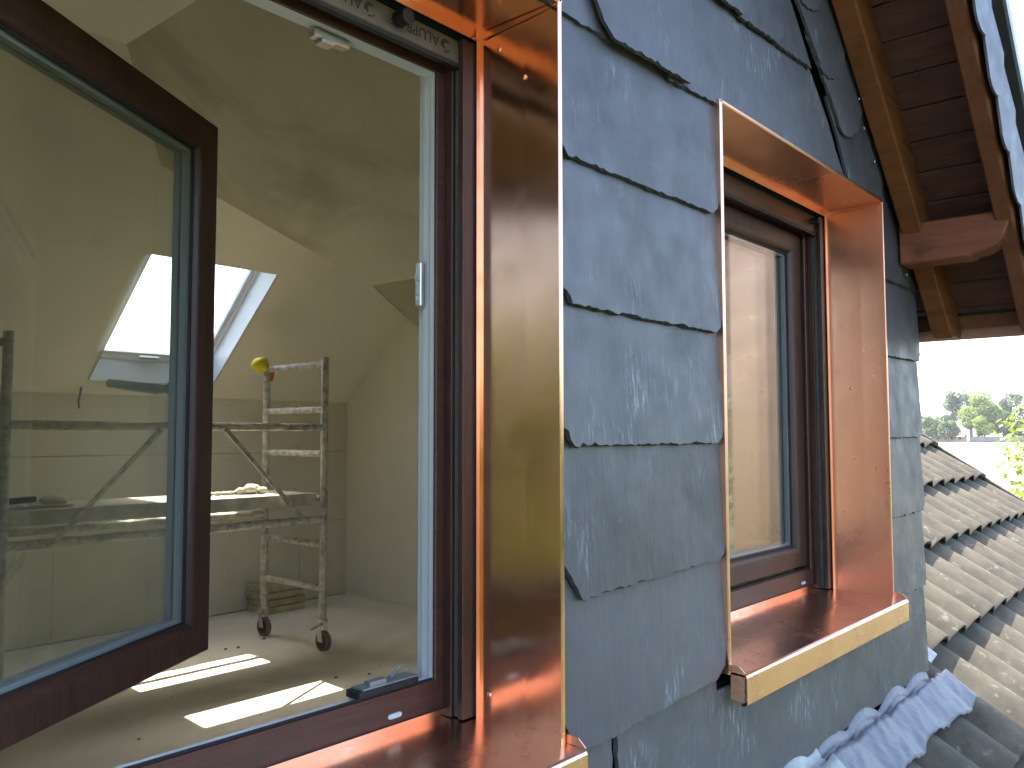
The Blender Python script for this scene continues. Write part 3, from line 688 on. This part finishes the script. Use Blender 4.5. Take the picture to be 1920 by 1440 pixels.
flashing('lead_flashing', 1.85, 2.50, .235, LEADP, .013, 5, 'pale weathered flashing sheet at the foot of the slates', .012)
MB().slab([(3.585, -.02, rp(-.02)+.012), (3.70, -.012, rp(-.012)+.016), (3.67, .055, rp(.055)+.026), (3.59, .06, rp(.06)+.024)], (0, 0, .004)).build('mortar_patch', LEADP, tr)

# ------------------------------------------------------------------ rolling scaffold and odds and ends in the room
sf = thing('rolling_scaffold', (2.63, 4.08, FZ), 'plaster splashed rolling scaffold with a plank deck and castors', 'scaffold')
PX = (1.655, 3.612); PY = (3.752, 4.430)
for x in PX:
    for y in PY:
        zt = .535 if y < 4 else .505
        m = MB(); m.tube((x, y, FZ+.205), (x, y, zt), .0245, 12, segs=14, jit=.05); po = m.build('post', BAR, sf, smooth=True)
        MB().tube((x, y, FZ+.295), (x, y, FZ+.312), .0285, 12).build('collar', BAR, po, smooth=True)
        c = MB(); c.tube((x, y, FZ+.205), (x, y, FZ+.192), .035, 12)
        for s_ in (-1, 1): c.prism([(y-.012+.0, FZ+.192), (y+.030, FZ+.192), (y+.012, FZ+.062), (y-.034, FZ+.062)], 'x', x+s_*.026-.002, x+s_*.026+.002)
        co_ = c.build('castor', STEEL, sf)
        wh = MB(); cc = (x, y-.012, FZ+.0655); n_ = 20
        wh.tube((x-.0165, cc[1], cc[2]), (x+.0165, cc[1], cc[2]), .0655, n_); wh.build('tyre', TYRE, co_, smooth=True)
        MB().tube((x-.019, cc[1], cc[2]), (x+.019, cc[1], cc[2]), .047, 16).build('wheel', WHEEL, co_, smooth=True)
        b = MB(); b.slab([(x-.10, y-.02, FZ+.150), (x-.02, y-.04, FZ+.178), (x-.02, y+.02, FZ+.178), (x-.10, y, FZ+.150)], (0, 0, .006)); b.build('brake_pedal', STEEL, co_)
    for z in (.487, .182, -.113, -.415, -.716, -1.002):
        m = MB(); m.tube((x, PY[0]+.02, z), (x, PY[1]-.02, z), .0215, 10, segs=18, jit=.14); m.build('rung', BAR, sf, smooth=True)
for y, zz in ((PY[0], .062), (PY[0], -.545), (PY[1], -.545)):
    m = MB(); m.tube((PX[0]+.02, y-.0 if y < 4 else y, zz), (PX[1]-.02, y, zz), .0225, 10, segs=60, jit=.22); m.build('rail', BAR, sf, smooth=True)
for (a, b) in (((2.461, .045), (1.90, -.535)), ((2.866, .045), (3.43, -.530))):
    m = MB(); d = Vector((b[0]-a[0], 0, b[1]-a[1])).normalized(); nn2 = Vector((-d.z, 0, d.x))*.014
    A, B = Vector((a[0], PY[0]-.014, a[1])), Vector((b[0], PY[0]-.014, b[1])); m.slab([A-nn2, B-nn2, B+nn2, A+nn2], (0, -.012, 0)); m.build('brace', BAR, sf, bevel=.002)
m = MB(); m.box(PX[0]+.04, PX[1]-.035, PY[0]+.05, PY[1]-.11, -.386, -.374); m.build('deck', DECK, sf, bevel=.002)
for y in (PY[0]+.035, PY[1]-.122):
    m = MB(); m.box(PX[0]+.04, PX[1]-.035, y, y+.022, -.452, -.3745); m.build('deck_edge', DECK, sf, bevel=.003)
for x in (PX[0]+.03, PX[1]-.045):
    m = MB(); m.box(x, x+.014, PY[0]+.058, PY[1]-.056, -.440, -.3755); m.build('deck_hook', STEEL, sf)

CLOTH = simple('dusty_cloth', (.52, .49, .40), .95, var=.2, scale=20, bump=.3)
rg = random.Random(4)
m = MB()
for (x, y, r_) in ((3.22, 4.02, .045), (3.26, 4.06, .05), (3.17, 4.04, .035), (3.30, 4.00, .035)): m.blob((x, y, -.374+r_*.62), (r_*1.15, r_, r_*.66), 10, 7, .16, rg)
tag(m.build('work_glove', CLOTH, org=(3.22, 4.02, -.374), smooth='all'), 'crumpled pale work glove lying at the sunny end of the scaffold deck', 'glove')
m = MB()
for i in range(7): m.blob((2.86+.05*i, 4.06+.01*math.sin(i*1.3), -.374+.012), (.034, .02, .013), 8, 6, .12, rg)
tag(m.build('cloth_strip', CLOTH, org=(3.0, 4.06, -.374), smooth='all'), 'twisted strip of pale cloth along the scaffold deck next to the glove', 'cloth')
tro = thing('trowel', (1.95, 3.93, -.374), 'flat plastering trowel with a dark grip at the far end of the deck', 'trowel')
MB().slab([(1.80, 3.90, -.362), (2.05, 3.88, -.367), (2.07, 3.99, -.367), (1.81, 4.02, -.362)], (0, 0, .006)).build('blade', CLOTH, tro)
m = MB(); m.tube((1.74, 3.95, -.335), (1.88, 3.95, -.328), .017, 10); m.build('grip', BLACK, tro, smooth=True)
m = MB(); m.tube((1.86, 3.95, -.358), (1.86, 3.95, -.330), .006, 8); m.build('tang', STEEL, tro)
m = MB(); m.blob((1.98, 3.95, -.340), (.075, .045, .034), 12, 8, .12, rg); tag(m.build('plaster_lump', DRY, org=(1.98, 3.95, -.374), smooth='all'), 'pale lump of plaster sitting on the trowel blade', 'plaster')
# yellow cap with an orange strap hung over the far post
YEL = simple('yellow_cloth', (.62, .52, .035), .8, var=.2, scale=25); ORG = simple('orange_cloth', (.42, .13, .03), .8, var=.2)
yc = thing('yellow_cap', (3.60, 4.45, .49), 'yellow cap hung over the top of the far scaffold post', 'cap')
m = MB(); m.blob((3.565, 4.445, .515), (.066, .060, .058), 12, 8, .16, rg); m.build('crown', YEL, yc, smooth='all')
m = MB(); m.slab([(3.62, 4.395, .49), (3.66, 4.395, .49), (3.64, 4.40, .40), (3.625, 4.40, .41)], (0, .01, 0)); m.build('strap', ORG, yc)
# stacked packs by the knee wall
PACK = simple('pale_packs', (.46, .41, .27), .85, var=.2, scale=12, bump=.3)
st = thing('stacked_boards', (4.22, 5.14, FZ), 'short stack of pale boards on the floor behind the scaffold castors', 'boards')
for i in range(4):
    o = .012*math.sin(i*2.1); m = MB(); m.box(4.02+o, 4.40+o, 5.02+o*.5, 5.28, FZ+.002+i*.056, FZ+.052+i*.056); m.build('board', PACK, st, bevel=.006)
# loose cable ends
CAB = simple('dark_cable', (.03, .028, .026), .6, bump=0)
def cable(pts, r, label):
    m = MB()
    for a, b in zip(pts, pts[1:]): m.tube(a, b, r, 6)
    tag(m.build('cable', CAB, org=pts[0]), label, 'cable')
cable([(3.10, back(1.15)-.01, 1.15), (3.07, back(1.15)-.10, 1.07), (3.02, back(1.1)-.12, .93)], .005, 'thin dark cable hanging from the sloped ceiling beside the skylight')
cable([(2.665, YB-.01, .33), (2.655, YB-.06, .345), (2.63, YB-.08, .25), (2.632, YB-.085, .20)], .007, 'short dark cable stub poking out where knee wall and slope meet')
# crumbs of plaster on the floor
DEB = simple('plaster_crumbs', (.25, .235, .2), .95); m = MB()
for i in range(46):
    x, y, r_ = rg.uniform(1.6, 4.9), rg.uniform(1.2, 5.2), rg.choice([.004, .005, .007, .012]); m.blob((x, y, FZ+r_*.4), (r_, r_*.8, r_*.6), 6, 4, .3, rg)
tag(m.build('plaster_crumbs', DEB, org=(3, 3, FZ)), 'scattered plaster crumbs on the dusty floor', 'debris', kind='stuff')

# ------------------------------------------------------------------ trees, low wall and far houses
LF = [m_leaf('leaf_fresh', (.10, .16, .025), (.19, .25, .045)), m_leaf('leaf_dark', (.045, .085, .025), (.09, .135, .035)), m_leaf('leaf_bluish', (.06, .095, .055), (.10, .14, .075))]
BARK = simple('bark', (.09, .07, .05), .9, var=.4)
def tree(x, y, h, rad, n, leaf, mat, label, seed, z=None, cz=.58, rz_=None, group=None, lobes=9, name='tree', trunk=.03):
    rg = random.Random(seed); z = gh(x, y) if z is None else z
    t = thing(name, (x, y, z), label, 'tree', group); rz_ = rz_ or h*(1-cz)*.95; C = Vector((x, y, z+h-rz_))
    tops = []
    for i in range(lobes):
        a = rg.uniform(0, 2*math.pi); u = rg.uniform(-.75, .95); q = math.sqrt(max(0, 1-u*u))*rg.uniform(.45, .8)
        tops.append((C+Vector((rad*q*math.cos(a), rad*q*math.sin(a), rz_*u*.72)), rg.uniform(.30, .52)*min(rad, rz_)))
    tk = MB(); tk.tube((x, y, z-.3), (x+rad*.03, y, C.z-rz_*.2), h*trunk, 8, h*trunk*.55, 3, .1, rg)
    for c, r_ in tops:
        s_ = Vector((x+rad*.02, y, z+(C.z-z)*rg.uniform(.6, .95))); tk.tube(s_, s_.lerp(c, .8), h*trunk*.35, 6, h*trunk*.1)
    tk.build('trunk', BARK, t)
    lf = MB(); vs_ = []; fs_ = []
    for i in range(n):
        c, r_ = rg.choice(tops); d = Vector((rg.gauss(0, 1), rg.gauss(0, 1), rg.gauss(0, 1))).normalized(); p = c+d*r_*(rg.uniform(.35, 1)**.5)*Vector((1, 1, .85)).length/1.66
        a = Vector((rg.gauss(0, 1), rg.gauss(0, 1), rg.gauss(0, 1))).normalized(); nn2 = (d+a*.9+Vector((0, 0, .5))).normalized(); u = nn2.orthogonal().normalized()
        an = rg.uniform(0, 6.3); b = nn2.cross(u); u, b = u*math.cos(an)+b*math.sin(an), b*math.cos(an)-u*math.sin(an); s_ = leaf*rg.uniform(.6, 1.3)
        k = len(vs_); vs_ += [p-u*s_, p+b*s_*.55, p+u*s_, p-b*s_*.55]; fs_.append((k, k+1, k+2, k+3))
    lf.add(vs_, fs_); lf.build('crown', mat, t, fix=False); return t
def pol(px, dist, y=None):                                     # a picture column gives only the bearing
    d = fw+rt*((px-960)/FPX); d = Vector((d.x, d.y, 0)).normalized(); return d.x*dist, -1+d.y*dist
far = [(1832, 400, 20.5, 8.5, 5200, 0, .9, 'broad sunlit green tree standing before the low field wall'),
       (1843, 385, 11.5, 4.2, 2200, 0, .8, 'small rounded bush tree in front of the broad sunlit tree'),
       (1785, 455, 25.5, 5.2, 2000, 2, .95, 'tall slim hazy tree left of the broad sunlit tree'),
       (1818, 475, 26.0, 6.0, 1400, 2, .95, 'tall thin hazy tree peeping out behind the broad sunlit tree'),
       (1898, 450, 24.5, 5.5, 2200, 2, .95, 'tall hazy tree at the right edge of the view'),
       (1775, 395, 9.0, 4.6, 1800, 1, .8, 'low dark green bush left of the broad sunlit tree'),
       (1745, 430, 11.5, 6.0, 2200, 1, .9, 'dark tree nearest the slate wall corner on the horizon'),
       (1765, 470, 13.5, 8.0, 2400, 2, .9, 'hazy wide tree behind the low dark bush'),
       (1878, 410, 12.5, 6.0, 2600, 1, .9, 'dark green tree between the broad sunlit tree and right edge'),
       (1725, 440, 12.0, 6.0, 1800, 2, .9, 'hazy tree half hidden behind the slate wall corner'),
       (1916, 400, 10.0, 5.0, 2000, 1, .9, 'dark low tree behind the field wall at right edge')]
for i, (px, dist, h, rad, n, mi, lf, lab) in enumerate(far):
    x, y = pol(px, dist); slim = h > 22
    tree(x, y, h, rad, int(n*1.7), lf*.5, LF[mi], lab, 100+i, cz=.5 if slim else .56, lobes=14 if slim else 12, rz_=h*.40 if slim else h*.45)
xw, yw = pol(2120, 21)
tree(xw, yw, 8.4, 2.3, 14000, .07, LF[0], 'near leafy tree whose bright twigs reach in at the right edge', 50, lobes=24, rz_=3.0)
WALL = simple('grey_field_wall', (.16, .16, .16), .9, var=.2, scale=.5)
a, b = pol(1815, 378), pol(1990, 372)
dd = Vector((b[0]-a[0], b[1]-a[1])); nd = Vector((-dd.y, dd.x)).normalized()*.5
m = MB(); zg = gh(*a)-.5; m.slab([(a[0], a[1], zg), (b[0], b[1], zg), (b[0]+nd.x, b[1]+nd.y, zg), (a[0]+nd.x, a[1]+nd.y, zg)], (0, 0, 2.6))
fwl = thing('field_wall', (a[0], a[1], zg), 'long low grey wall along the far edge of the pale field', 'wall')
m.build('wall_body', WALL, fwl)
m = MB(); m.slab([(a[0]-nd.x*.2, a[1]-nd.y*.2, zg+2.605), (b[0]-nd.x*.2, b[1]-nd.y*.2, zg+2.605), (b[0]+nd.x*1.2, b[1]+nd.y*1.2, zg+2.605), (a[0]+nd.x*1.2, a[1]+nd.y*1.2, zg+2.605)], (0, 0, .2)); m.build('coping', WALL, fwl)
BR = simple('pale_brick', (.42, .27, .21), .9, var=.1, scale=1); RF = simple('red_roof', (.30, .13, .09), .9)
def house(px, dist, w_, d_, h, label):
    x, y = pol(px, dist); z = gh(x, y); t = thing('far_house', (x, y, z), label, 'house', 'small houses beyond the field')
    MB().box(x-d_/2, x+d_/2, y-w_/2, y+w_/2, z-.3, z+h).build('wall', BR, t)
    m = MB(); m.prism([(x-d_/2-.3, z+h+.01), (x+d_/2+.3, z+h+.01), (x, z+h+d_*.35)], 'y', y-w_/2-.3, y+w_/2+.3); m.build('roof', RF, t)
    for q in range(int(w_/3.2)): MB().box(x-d_/2-.06, x-d_/2+.05, y-w_/2+1+q*3.2, y-w_/2+2.1+q*3.2, z+1, z+2.3).build('window', BLACK, t)
house(1786, 440, 9, 5, 2.2, 'low brick house left of the broad sunlit tree'); house(1762, 440, 8, 5, 2.4, 'brick house half hidden behind the low dark bush')
# trees in front of the house: they show only as reflections in copper and glass
gx_ = -22; i = 0
while gx_ < 46:
    tree(gx_, -24-4*math.sin(i*1.7), 8.6+1.4*math.sin(i*2.3), 3.6, 2600, .34, LF[1 if i % 3 else 0], 'garden tree in front of the house, mirrored in copper and glass', 200+i, group='garden trees in front of the house', lobes=14, name='garden_tree', rz_=4.4)
    gx_ += 4.6; i += 1
# ------------------------------------------------------------------ summer haze over the fields
HZ = bpy.data.materials.new('haze_air'); HZ.use_nodes = True; HZ.node_tree.nodes.clear()
vo = HZ.node_tree.nodes.new('ShaderNodeOutputMaterial'); pv = HZ.node_tree.nodes.new('ShaderNodeVolumePrincipled')
pv.inputs['Color'].default_value = (.92, .95, 1, 1); pv.inputs['Density'].default_value = .00016; pv.inputs['Anisotropy'].default_value = .3
HZ.node_tree.links.new(pv.outputs[0], vo.inputs['Volume'])
tag(MB().box(-3050, 3050, -3050, 3050, GZ-1.2, 34).build('haze', HZ), 'pale summer haze over the fields', 'haze', kind='stuff')
